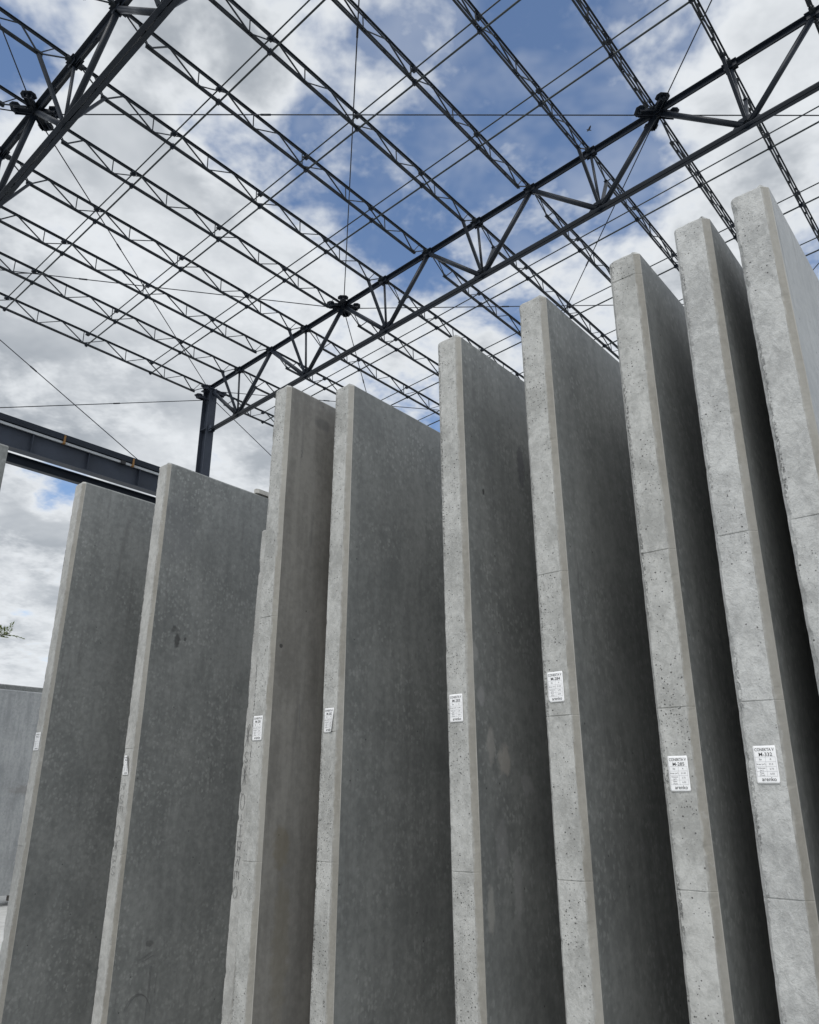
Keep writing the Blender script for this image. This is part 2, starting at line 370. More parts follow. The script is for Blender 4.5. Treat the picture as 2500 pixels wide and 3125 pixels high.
# ------------------------------------------------------------------ mesh helpers
class MB:
    def __init__(s): s.v = []; s.f = []; s.sm = []; s.mi = []
    def add(s, verts, faces, smooth=False, mi=0):
        o = len(s.v); s.v += [tuple(x) for x in verts]
        s.f += [tuple(o + i for i in f) for f in faces]; s.sm += [smooth] * len(faces); s.mi += [mi] * len(faces)
    def box(s, lo, hi, mat=None):
        x0, y0, z0 = lo; x1, y1, z1 = hi
        vs = [(x0, y0, z0), (x1, y0, z0), (x1, y1, z0), (x0, y1, z0), (x0, y0, z1), (x1, y0, z1), (x1, y1, z1), (x0, y1, z1)]
        if mat is not None: vs = [mat @ Vector(q) for q in vs]
        s.add(vs, [(0, 3, 2, 1), (4, 5, 6, 7), (0, 1, 5, 4), (1, 2, 6, 5), (2, 3, 7, 6), (3, 0, 4, 7)])
    def frame(s, a, b, up=(0, 0, 1)):
        a = Vector(a); b = Vector(b); d = (b - a).normalized(); u = Vector(up)
        if abs(d.dot(u)) > .99: u = Vector((0, 1, 0))
        sx = d.cross(u).normalized(); u2 = sx.cross(d)
        return a, b, d, sx, u2
    def bar(s, a, b, w, h, up=(0, 0, 1)):
        a, b, d, sx, u = s.frame(a, b, up)
        vs = [p + sx * (i * w / 2) + u * (j * h / 2) for p in (a, b) for i, j in ((-1, -1), (1, -1), (1, 1), (-1, 1))]
        s.add(vs, [(0, 1, 2, 3), (7, 6, 5, 4), (0, 4, 5, 1), (1, 5, 6, 2), (2, 6, 7, 3), (3, 7, 4, 0)])
    def tube(s, a, b, r, n=10, r2=None, caps=True):
        a, b, d, sx, u = s.frame(a, b); r2 = r if r2 is None else r2
        ring = lambda p, q: [p + (sx * math.cos(2 * math.pi * i / n) + u * math.sin(2 * math.pi * i / n)) * q for i in range(n)]
        o = len(s.v); s.v += [tuple(x) for x in ring(a, r) + ring(b, r2)]
        for i in range(n):
            j = (i + 1) % n; s.f.append((o + i, o + j, o + n + j, o + n + i)); s.sm.append(True); s.mi.append(0)
        if caps:
            s.f.append(tuple(o + i for i in reversed(range(n)))); s.sm.append(False); s.mi.append(0)
            s.f.append(tuple(o + n + i for i in range(n))); s.sm.append(False); s.mi.append(0)
    def prism(s, pts, lo, hi, axis=2, mat=None):
        """polygon pts (2-D) extruded along an axis"""
        n = len(pts)
        def mk(p, h):
            q = {2: (p[0], p[1], h), 1: (p[0], h, p[1]), 0: (h, p[0], p[1])}[axis]
            return mat @ Vector(q) if mat is not None else q
        vs = [mk(p, lo) for p in pts] + [mk(p, hi) for p in pts]
        fs = [tuple(reversed(range(n))), tuple(range(n, 2 * n))] + [(i, (i + 1) % n, n + (i + 1) % n, n + i) for i in range(n)]
        s.add(vs, fs)
    def mesh(s, name, mats):
        me = bpy.data.meshes.new(name); me.from_pydata(s.v, [], s.f)
        for m in (mats if isinstance(mats, (list, tuple)) else [mats]): me.materials.append(m)
        for p, q, k in zip(me.polygons, s.sm, s.mi): p.use_smooth = q; p.material_index = k
        me.update(); return me
    def build(s, name, mats, parent=None, fix=False):
        me = s.mesh(name, mats)
        if fix:
            import bmesh
            bm = bmesh.new(); bm.from_mesh(me); bmesh.ops.recalc_face_normals(bm, faces=bm.faces); bm.to_mesh(me); bm.free()
        o = bpy.data.objects.new(name, me); C.objects.link(o)
        if parent is not None: o.parent = parent
        return o

def tag(o, label=None, cat=None, group=None, kind=None):
    if label: o['label'] = label
    if cat: o['category'] = cat
    if group: o['group'] = group
    if kind: o['kind'] = kind
    return o

def empty(name, mat4):
    o = bpy.data.objects.new(name, None); C.objects.link(o); o.empty_display_size = .2
    o.matrix_world = mat4; return o

def copy_tree(o, mat4=None, parent=None):
    c = o.copy(); C.objects.link(c)
    if parent is not None: c.parent = parent
    if mat4 is not None: c.matrix_world = mat4
    for ch in list(o.children): copy_tree(ch, None, c)
    return c

ORD = ['first', 'second', 'third', 'fourth', 'fifth', 'sixth', 'seventh', 'eighth', 'ninth', 'tenth', 'eleventh', 'twelfth', 'thirteenth', 'fourteenth']

# ------------------------------------------------------------------ ground
g = MB()
g.add([(-900, -900, 0), (900, -900, 0), (900, 900, 0), (-900, 900, 0)], [(0, 1, 2, 3)])
go = g.build('ground', M['ground']); tag(go, 'pale concrete yard floor under the panels', None, None, 'structure')

# ------------------------------------------------------------------ roof frame: axes V (along the trusses), W (along the joists), N (roof normal)
A = 1.5                                                  # joist spacing in metres
W = Vector((0.6511068, 0.7589846, -0.0014868)); V = Vector((0.7575097, -0.6498415, 0.0623300)); Nn = Vector((-0.0463414, 0.0417096, 0.9980545))
P0 = Vector((-4.2275167 * A, 14.4960082 * A, 8.0742086 * A + EYE))
BAY = 5.6 * A; DJ = 0.254 * A; DT = 1.038 * A
def roof_mat(p):
    m = Matrix.Identity(4)
    for i, c in enumerate((V, W, Nn)):
        for r_ in range(3): m[r_][i] = c[r_]
    m.translation = p; return m
def node(k, bay=0.0): return P0 + V * (k * A) + W * (bay * BAY)

def double_angle(mb, axis, a, b, z, flange, leg, gap, t, up, off=(0, 0), batten=None):
    """two angles back to back; flange legs flat at z, the others standing up or hanging down"""
    for sgn in (-1, 1):
        i0, i1 = sorted((sgn * gap / 2, sgn * (gap / 2 + flange)))
        j0, j1 = sorted((sgn * gap / 2, sgn * (gap / 2 + t)))
        zl = (z, z + t) if up > 0 else (z - t, z)
        zv = (z + t, z + leg) if up > 0 else (z - leg, z - t)
        if axis == 1:
            mb.box((off[0] + i0, a, zl[0]), (off[0] + i1, b, zl[1])); mb.box((off[0] + j0, a, zv[0]), (off[0] + j1, b, zv[1]))
        else:
            mb.box((a, off[1] + i0, zl[0]), (b, off[1] + i1, zl[1])); mb.box((a, off[1] + j0, zv[0]), (b, off[1] + j1, zv[1]))
    if batten:
        x = a + batten * .5
        while x < b - .1:
            zv = (z + t + .001, z + leg - .004) if up > 0 else (z - leg + .004, z - t - .001)
            g2 = gap / 2 - .001
            if axis == 1: mb.box((off[0] - g2, x, zv[0]), (off[0] + g2, x + .07, zv[1]))
            else: mb.box((x, off[1] - g2, zv[0]), (x + .1, off[1] + g2, zv[1]))
            x += batten

# ---- one joist: local y runs from one truss to the next
def make_joist():
    root = empty('roof_joist', Matrix.Identity(4))
    mb = MB(); double_angle(mb, 1, .06, BAY - .06, .016, .029, .040, .020, .006, -1, batten=.64)
    mb.build('top_chord', M['joist_steel'], root)
    mb = MB(); double_angle(mb, 1, .56, BAY - .56, -DJ - .012, .031, .041, .020, .006, 1, batten=.64)
    mb.build('bottom_chord', M['joist_steel'], root)
    zt, zb = -.012, -DJ + .012
    T = [.99 + 1.284 * i for i in range(6)]
    B = [T[i] + .642 for i in range(5)]
    d0 = MB(); d0.bar((0, 0, 0), (0, .642 - .03, zb - zt), .026, .020)
    me_d = d0.mesh('diagonal', M['joist_steel'])
    d1 = MB(); d1.bar((0, 0, 0), (0, .642 - .05, zt - zb), .018, .016)
    me_u = d1.mesh('diagonal', M['joist_steel'])
    v0 = MB(); v0.bar((0, 0, zb), (0, 0, zt), .017, .017)
    me_v = v0.mesh('vertical', M['joist_steel'])
    def put(name, me, y, z):
        o = bpy.data.objects.new(name, me); C.objects.link(o); o.parent = root; o.location = (0, y, z)
    for i in range(5):
        put('diagonal', me_d, T[i] + .02, zt)
        put('diagonal', me_u, B[i] + .03, zb)
        put('vertical', me_v, B[i], 0)
    for s in (0, 1):                                     # the cut-back ends of the bottom chord
        f = (lambda y: BAY - y) if s else (lambda y: y)
        for nm, y0, z0, y1, z1, w in (('end_diagonal', .97, zt, .64, zb, .024), ('end_strut', .62, zb, .37, zt, .016), ('end_tie', .60, zb, .10, zt, .020)):
            mb = MB(); mb.bar((0, f(y0), z0), (0, f(y1), z1), w, w); mb.build(nm, M['joist_steel'], root)
        mb = MB(); mb.box((-.05, min(f(.03), f(.16)), -.05), (.05, max(f(.03), f(.16)), .012)); mb.build('seat', M['joist_steel'], root)
        mb = MB(); mb.box((-.008, min(f(.55), f(.68)), -DJ - .03), (.008, max(f(.55), f(.68)), -DJ + .07)); mb.build('gusset', M['joist_steel'], root)
    return root

joist = make_joist(); first = True
bays = [(-2, range(4, 8), 'in the upper left corner'),
        (-1, range(0, 14), 'left of the middle truss'),
        (0, range(0, 13), 'right of the middle truss')]
for bay, ks, where in bays:
    for i, k in enumerate(ks):
        m = roof_mat(node(k, bay))
        if first: o = joist; o.matrix_world = m; first = False
        else: o = copy_tree(joist, m)
        if bay == -2: lab = 'dark steel lattice joist %s, %s of four from below' % (where, ORD[i])
        elif k == 0: lab = 'dark steel lattice joist at the column head, %s' % where
        else: lab = 'dark steel lattice joist %s, %s from the column' % (where, ORD[k - 1])
        tag(o, lab, 'roof joist', 'steel joists of the open roof')

# ---- trusses: local x runs along the truss from the column
def gusset_bracket(mb, dx, dy):
    """anchor for a bracing rod: tapered plate, end plate and two cheeks, reaching out from the chord towards (dx, dy)"""
    d = Vector((dx, dy, 0)).normalized(); s = Vector((-d.y, d.x, 0))
    m = Matrix.Identity(4)
    for i, c in enumerate((d, s, Vector((0, 0, 1)))):
        for r_ in range(3): m[r_][i] = c[r_] * .74
    mb.prism([(.02, -.13), (.26, -.10), (.31, -.19), (.44, -.19), (.53, -.11), (.53, .11), (.44, .19), (.31, .19), (.26, .10), (.02, .13)], -.012, 0, 2, m)
    mb.box((.40, -.10, -.13), (.412, .10, -.0125), m)
    for q in (-.105, .105):
        mb.prism([(.05, -.0125), (.46, -.0125), (.42, -.13), (.05, -.09)], q - .005, q + .005, 1, m)
    mb.tube(m @ Vector((.34, 0, -.08)), m @ Vector((.46, 0, -.08)), .02, 8)
    return m

def make_truss():
    root = empty('roof_truss', Matrix.Identity(4))
    k1 = 16.4 * A
    mb = MB(); double_angle(mb, 0, -.1, k1, -.010, .078, .100, .018, .010, -1, batten=1.5); mb.build('top_chord', M['steel'], root)
    mb = MB(); double_angle(mb, 0, .18, k1, -DT - .050, .082, .092, .018, .010, 1, batten=1.5); mb.build('bottom_chord', M['steel'], root)
    t0 = MB(); t0.tube((.05, 0, -.10), (A - .06, 0, -DT + .02), .057, 16); me_d = t0.mesh('diagonal', M['steel'])
    t1 = MB(); t1.tube((.06, 0, -DT + .02), (A - .05, 0, -.10), .057, 16); me_u = t1.mesh('diagonal', M['steel'])
    t2 = MB(); t2.tube((0, 0, -DT + .02), (0, 0, -.05), .030, 10); me_v = t2.mesh('post', M['steel'])
    kb = []
    for s in (-1, 1):
        b = MB(); b.bar((0, s * .05, -DT + .06), (0, s * .62, -DJ - .01), .062, .055); kb.append(b.mesh('knee_brace', M['steel']))
    sp = MB(); sp.box((-.14, -.11, -.009), (.14, .11, .003)); sp.box((-.12, -.060, -.115), (.12, -.050, -.010)); sp.box((-.12, .050, -.115), (.12, .060, -.010))
    me_s = sp.mesh('seat_plate', M['steel'])
    cl = MB(); cl.prism([(-.16, -DT - .056), (.16, -DT - .056), (.05, -DT - .075), (0, -DT - .12), (-.05, -DT - .075)], -.006, .006, 1)
    cl.prism([(-.26, -DT + .05), (.26, -DT + .05), (.12, -DT + .20), (-.12, -DT + .20)], -.008, .008, 1)
    me_g = cl.mesh('gusset', M['steel'])
    def put(name, me, x):
        o = bpy.data.objects.new(name, me); C.objects.link(o); o.parent = root; o.location = (x, 0, 0); return o
    for k in range(0, 17):
        x = k * A
        put('seat_plate', me_s, x)
        if k % 2 == 0:
            if k < 16: put('diagonal', me_d, x)
        else:
            put('diagonal', me_u, x); put('post', me_v, x); put('gusset', me_g, x)
            for b in kb: put('knee_brace', b, x)
    for k in (4, 10, 16):
        for sx in (-1, 1):
            for sy in (-1, 1):
                mb = MB(); gusset_bracket(mb, sx * 6 * A if not (k == 4 and sx < 0) else -4 * A, sy * BAY)
                o = mb.build('anchor_bracket', M['steel'], root); o.location = (k * A + sx * .03, sy * .06, -.03)
    return root

truss = make_truss(); truss.matrix_world = roof_mat(node(0, -1))
tag(truss, 'large dark roof truss crossing the upper left corner', 'roof truss', 'main roof trusses')
t2 = copy_tree(truss, roof_mat(node(0, 0)))
tag(t2, 'dark middle roof truss rising right from the blue grey column', 'roof truss', 'main roof trusses')
t3 = copy_tree(truss, roof_mat(node(0, 1)))
tag(t3, 'farthest dark roof truss, behind the tops of the panels', 'roof truss', 'main roof trusses')

# ---- bridging rods across the joists
rows = [(-1, 1.396, 'first row from the near left truss'), (-1, 2.877, 'middle row between the near left and middle truss'),
        (-1, 4.215, 'row just before the middle truss'), (0, 1.434, 'row just beyond the middle truss'),
        (0, 2.918, 'second row beyond the middle truss'), (0, 4.2, 'third row beyond the middle truss')]
for bay, y, where in rows:
    for low in (0, 1):
        z = -DJ - .03 if low else -.045
        r_ = .019 if low else .0145
        mb = MB()
        mb.tube((-.05, 0, z), (13 * A, 0, z), r_, 8)
        o = empty('bridging_rod', roof_mat(node(0, bay) + W * (y * A)))
        ro = mb.build('rod', M['rod_steel'], o)
        cm = MB()
        if low: cm.box((-.05, -.035, -.028), (.05, .035, .032)); cm.tube((-.03, 0, -.04), (.03, 0, -.04), .02, 6)
        else: cm.box((-.055, -.05, -.022), (.055, .05, .022)); cm.tube((-.02, 0, -.045), (-.02, 0, -.02), .016, 6)
        me = cm.mesh('clip', M['steel'])
        for k in range(0, 13):
            c = bpy.data.objects.new('clip', me); C.objects.link(c); c.parent = o; c.location = (k * A, 0, z + (.012 if low else .0))
        tag(o, '%s, %s' % ('thicker lower bridging rod under the joists' if low else 'thin upper bridging rod through the joists', where), 'bridging rod', 'bridging rods between the joists')

# ---- bracing rods
def brace(a, b, label, r=.012, z=-.12):
    pa = node(*a[:2]) + Nn * (a[2] if len(a) > 2 else z); pb = node(*b[:2]) + Nn * (b[2] if len(b) > 2 else z)
    d = (pb - pa).normalized(); mid = (pa + pb) / 2
    o = empty('bracing_rod', Matrix.Translation(pa))
    mb = MB(); mb.tube((0, 0, 0), pb - pa, r, 8, caps=True); mb.build('rod', M['cable'], o)
    q = pa + (pb - pa) * .36 - pa
    mb = MB(); mb.tube(q - d * .1, q + d * .1, r * 1.7, 8); mb.build('coupler', M['cable'], o)
    tag(o, label, 'bracing rod', 'thin steel bracing rods')
pairs = [((4, -1), (10, 0), 'thin rod running level from the near left truss to the upper right bracket'),
         ((10, -1), (4, 0), 'thin upright rod dropping from the top edge to the middle truss bracket'),
         ((4, -1), (0, 0), 'thin rod from the near left bracket down to the column head'),
         ((0, -1), (4, 0), 'thin rod rising gently from the left edge to the middle truss bracket'),
         ((10, 0), (4, 1), 'thin rod from the upper right bracket down left behind the panels'),
         ((4, 0), (10, 1), 'thin level rod from the middle bracket rightward behind the panels'),
         ((4, 0), (0, 1), 'thin rod from the middle bracket down behind the panels'),
         ((0, 0), (4, 1), 'thin rod from the column head rightward through the truss end'),
         ((10, 0), (16, 1), 'thin rod from the upper right bracket to the right edge'),
         ((16, 0), (10, 1), 'thin rod entering at the right edge above the rightmost panel'),
         ((16, -1), (10, 0), 'thin steep rod from the top edge to the upper right bracket'),
         ((10, -1), (16, 0), 'thin rod passing above the upper edge of the picture'),
         ((4, -1), (10, -2), 'thin steep rod above the near left bracket'),
         ((4, -1), (0, -2), 'thin short rod left of the near left bracket')]
for a, b, lab in pairs: brace(a, b, lab)
brace((0, -1, -.3), (0, 0, -2.93 * A), 'thin wall rod slanting down right to the crane beam')
brace((0, 0, -.45), (0, -1, -2.85 * A), 'thin wall rod running left from the column head')
brace((0, 0, -.3), (0, 1, -2.9 * A), 'thin wall rod slanting down right beside the column')

# ---- columns
def make_column():
    top = P0.z - .16
    root = empty('steel_column', Matrix.Identity(4))
    d, bf, tf, tw = .36, .27, .016, .012
    mb = MB(); mb.box((-d / 2 + tf, -tw / 2, 0), (d / 2 - tf, tw / 2, top)); mb.build('web', M['column_steel'], root)
    for s in (-1, 1):
        mb = MB(); x0, x1 = sorted((s * d / 2, s * (d / 2 - tf))); mb.box((x0, -bf / 2, 0), (x1, bf / 2, top)); mb.build('flange', M['column_steel'], root)
    for z in (top - 1.36, top - 4.1):
        for s in (-1, 1):
            mb = MB(); y0, y1 = sorted((s * (tw / 2 + .001), s * (bf / 2 - .006))); mb.box((-d / 2 + tf + .001, y0, z - .007), (d / 2 - tf - .001, y1, z + .007)); mb.build('stiffener', M['column_steel'], root)
    mb = MB(); mb.box((-d / 2 - .05, -bf / 2 - .06, top), (d / 2 + .05, bf / 2 + .06, top + .025)); mb.build('cap_plate', M['column_steel'], root)
    mb = MB(); mb.prism([(d / 2, top - .02), (d / 2 + .17, top - .02), (d / 2, top - .42)], -.008, .008, 1); mb.build('gusset', M['column_steel'], root)
    mb = MB(); mb.box((d / 2, -.07, top - 1.48), (d / 2 + .16, -.055, top - 1.28)); mb.box((d / 2, .055, top - 1.48), (d / 2 + .16, .07, top - 1.28)); mb.build('chord_cleat', M['column_steel'], root)
    mb = MB(); mb.prism([(d / 2, top - 3.98), (d / 2 + .62, top - 3.98), (d / 2 + .62, top - 4.1), (d / 2, top - 4.32)], -.12, .12, 1); mb.build('crane_bracket', M['column_steel'], root)
    for sx, sy in ((1, 1), (1, -1), (-1, -1)):
        mb = MB(); gusset_bracket(mb, 4 if sx > 0 else .3, sy * 5.6)
        o = mb.build('anchor_bracket', M['column_steel'], root); o.location = (sx * .05, sy * .10, top - .02 - (.25 if sx < 0 else 0))
    mb = MB(); mb.box((-.25, -.25, 0), (.25, .25, .03)); mb.build('base_plate', M['column_steel'], root)
    return root
def col_mat(bay):
    Vh = Vector((V.x, V.y, 0)).normalized(); Wh = Vector((-Vh.y, Vh.x, 0))
    m = Matrix.Identity(4)
    for i, c in enumerate((Vh, Wh, Vector((0, 0, 1)))):
        for r_ in range(3): m[r_][i] = c[r_]
    p = P0 + W * (bay * BAY) + Vh * .05; m.translation = Vector((p.x, p.y, 0)); return m
col = make_column(); col.matrix_world = col_mat(0)
tag(col, 'blue grey steel column standing behind the second panel from the left', 'column', 'steel columns of the hall')

c2 = copy_tree(col, col_mat(-1)); tag(c2, 'steel column carrying the near left truss, past the left border', 'column', 'steel columns of the hall')
c3 = copy_tree(col, col_mat(1)); tag(c3, 'steel column carrying the farthest truss, hidden behind the panels', 'column', 'steel columns of the hall')

# ---- crane runway beam and tie beam along the columns
def girder_mat(v, ztop):
    m = col_mat(0); Vh = Vector((m[0][0], m[1][0], 0))
    p = P0 + Vh * v; m.translation = Vector((p.x, p.y, P0.z + ztop)); return m
rb = empty('crane_beam', girder_mat(.35 * A, -2.34 * A))
L0, L1 = -BAY * 1.15, .25
Hb = .765
mb = MB(); mb.box((-.15, L0, -.012), (.15, L1, 0)); mb.box((.138, L0, -.16), (.15, L1, -.012)); mb.box((-.15, L0, -.16), (-.138, L1, -.012)); mb.build('cap_channel', M['steel'], rb)
mb = MB(); mb.box((-.007, L0, -Hb + .018), (.007, L1, -.014)); mb.build('web', M['column_steel'], rb)
mb = MB(); mb.box((-.13, L0, -Hb), (.13, L1, -Hb + .018)); mb.build('bottom_flange', M['column_steel'], rb)
mb = MB(); mb.box((.085, L0, -.245), (.125, L1, -.185)); mb.build('conductor_bar', M['galv'], rb)
for i in range(7):
    y = -.9 - 1.46 * i
    for s in (-1, 1):
        x0, x1 = sorted((s * .008, s * .12)); mb = MB(); mb.box((x0, y, -Hb + .019), (x1, y + .012, -.17)); mb.build('stiffener', M['column_steel'], rb)
for y in (-2.62, -4.55, -6.4):
    mb = MB(); mb.box((.126, y, -.235), (.168, y + .045, -.03)); mb.box((.08, y - .01, -.255), (.17, y + .055, -.235)); mb.build('clamp', M['orange'], rb)
mb = MB(); mb.box((.08, -2.95, -.275), (.17, -2.82, -.18)); mb.build('joint_box', M['black'], rb)
tag(rb, 'deep dark crane runway beam with pale conductor bar and orange clamps', 'crane beam')
tb = empty('tie_beam', girder_mat(-.5 * A, -2.58 * A))
mb = MB(); mb.box((-.006, L0, -.24), (.006, L1, -.012)); mb.build('web', M['steel'], tb)
mb = MB(); mb.box((-.08, L0, -.012), (.08, L1, 0)); mb.build('top_flange', M['steel'], tb)
mb = MB(); mb.box((-.08, L0, -.252), (.08, L1, -.24)); mb.build('bottom_flange', M['steel'], tb)
tag(tb, 'slim dark tie beam below the crane beam, above the leftmost panel', 'tie beam')

# ------------------------------------------------------------------ precast panels
AL = R(39.794); S = 2.15
U = Vector((math.sin(AL), math.cos(AL), 0)); Rv = Vector((math.cos(AL), -math.sin(AL), 0))
def nz(x, y, z=0.0): return noise.noise(Vector((x, y, z)))

def panel_matrix(x, d, sx, sd):
    up = (Rv * sx + U * sd + Vector((0, 0, 1))).normalized()
    yy = (U - up * U.dot(up)).normalized(); xx = yy.cross(up)
    o = Rv * (x - sx * EYE) + U * (d - sd * EYE)
    m = Matrix.Identity(4)
    for i, c in enumerate((xx, yy, up)):
        for r_ in range(3): m[r_][i] = c[r_]
    m.translation = Vector((o.x, o.y, 0)); return m

def make_panel(name, x, d, w, c, sx, sd, H, length, seed, edge, face, joints=(), ragged=1.0, cl=.011, lip=0.0):
    """x, d, w, c in metres; local x across the thickness, y into the depth, z up"""
    root = empty(name, panel_matrix(x, d, sx, sd))
    rnd = random.Random(seed)
    zs = [i * H / 300 for i in range(301)]
    zs[-1] = H
    for j in joints:
        zs = [z for z in zs if abs(z - j) > .009] + [j - .003, j - .0008, j + .0008, j + .003]
    zs.sort()
    chips = [(rnd.uniform(.05, H), rnd.uniform(.0012, .0055) * ragged, rnd.uniform(.006, .020)) for _ in range(int(60 * ragged))]
    chips2 = [(rnd.uniform(.05, H), rnd.uniform(.001, .003), rnd.uniform(.008, .02)) for _ in range(9)]
    fr = [0.0, .12, .3, .5, .7, .88, 1.0]
    vs, fs, mi, sm = [], [], [], []
    cols = 2 + 1 + len(fr) + 1 + 3
    def lvl(z):
        top = max(0.0, 1 - (H - z) / .03)                # the arris at the top is knocked about
        ch = sum(a * math.exp(-((z - q) / s_) ** 2) for q, a, s_ in chips)
        ch2 = sum(a * math.exp(-((z - q) / s_) ** 2) for q, a, s_ in chips2)
        j = min([abs(z - q) for q in joints] + [9])
        gr = .0032 if j < .002 else 0.0
        le = nz(z * 2, seed) * .0022 + nz(z * 20, seed + 7) * .0008 * ragged + nz(z * 60, seed + 9) * .0007 * ragged
        we = nz(z * 1.1, seed + 3) * .0042 + nz(z * 6, seed + 4) * .0016 + nz(z * 24, seed + 5) * .0008
        ce = nz(z * 1.7, seed + 11) * .0012 + nz(z * 9, seed + 12) * .0003
        pts = [(0, length), (0, .35), (0 + le * .4, cl + ch * .9 + abs(le)), (cl + le + ch, 0 + ch * .25 + gr * .4)]
        x0, x1 = cl + le + ch, w + we - ch2
        for k, f in enumerate(fr[1:-1]):
            xx = x0 + (x1 - x0) * f
            yy = nz(xx * 25, z * 4, seed) * .0010 + nz(xx * 50, z * 30, seed + 2) * .0004 * ragged
            pts.append((xx, yy + gr))
        pts.append((x1, ch2 * .6 + gr * .4))
        pts.append((w + c + ce * .5, c + ce + gr * .3)); pts.append((w + c, c + .06)); pts.append((w + c, .5)); pts.append((w + c, length))
        return pts
    rowsv = []
    for i, z in enumerate(zs):
        pts = lvl(z)
        rowsv.append([(p[0], p[1], z) for p in pts])
    n = len(rowsv[0])
    # top arris: uneven, and eased on the moulded side
    topz = [H + nz(p[0] * 40, p[1] * 5, seed + 21) * .004 - (.004 if 2 <= q <= 3 else 0) for q, p in enumerate(rowsv[-1])]
    rowsv[-1] = [(p[0], p[1], tz) for p, tz in zip(rowsv[-1], topz)]
    ease = .014
    cap = [(p[0] - (ease if q >= n - 4 else 0) + (.003 if q < 3 else 0), p[1] + (.006 if 3 <= q <= n - 5 else 0), p[2] + (ease if q >= n - 5 else .008)) for q, p in enumerate(rowsv[-1])]
    chq = n - 5                                           # column index of the flat / chamfer arris
    body, strip = MB(), MB()
    rr = rowsv + [cap]
    for i, row in enumerate(rr): body.v += row
    for i in range(len(rr) - 1):
        for q in range(n - 1):
            if q == chq and i < len(rr) - 2: continue
            a = i * n + q
            body.f.append((a, a + 1, a + n + 1, a + n)); body.sm.append(False)
            body.mi.append(0 if (2 <= q <= chq) else (1 if q > chq else 0))
        a = i * n
        body.f.append((a + n - 1, a, a + n, a + 2 * n - 1)); body.sm.append(False); body.mi.append(0)
    o = (len(rr) - 1) * n
    body.f.append(tuple(o + q for q in range(n))); body.sm.append(False); body.mi.append(0)
    for row in rr[:-1]: strip.v += [row[chq], row[chq + 1]]
    for i in range(len(rr) - 2):
        strip.f.append((2 * i, 2 * i + 1, 2 * i + 3, 2 * i + 2)); strip.sm.append(False); strip.mi.append(0)
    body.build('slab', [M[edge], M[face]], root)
    so = strip.build('chamfer', M['chamfer'], root)
    uv = so.data.uv_layers.new(name='across')
    for lp in so.data.loops: uv.data[lp.index].uv = (float(lp.vertex_index % 2), so.data.vertices[lp.vertex_index].co.z)
    return root

def text_mesh(s, size, x, z, align='CENTER', squeeze=1.0, bold=0.0, spacing=1.0, fit=None):
    cu = bpy.data.curves.new('t', 'FONT'); cu.body = s; cu.size = size; cu.align_x = align; cu.fill_mode = 'FRONT'; cu.resolution_u = 3
    cu.offset = bold; cu.space_character = spacing
    ob = bpy.data.objects.new('t', cu); C.objects.link(ob)
    dg = bpy.context.evaluated_depsgraph_get(); me = bpy.data.meshes.new_from_object(ob.evaluated_get(dg))
    if fit:
        xs = [v.co.x for v in me.vertices]; squeeze = fit / (max(xs) - min(xs)); cx_ = (max(xs) + min(xs)) / 2
        for v in me.vertices: v.co.x -= cx_
    vs = [(v.co.x * squeeze + x, 0.0, v.co.y + z) for v in me.vertices]; fs = [tuple(p.vertices) for p in me.polygons]
    bpy.data.objects.remove(ob); bpy.data.curves.remove(cu); bpy.data.meshes.remove(me)
    return vs, fs

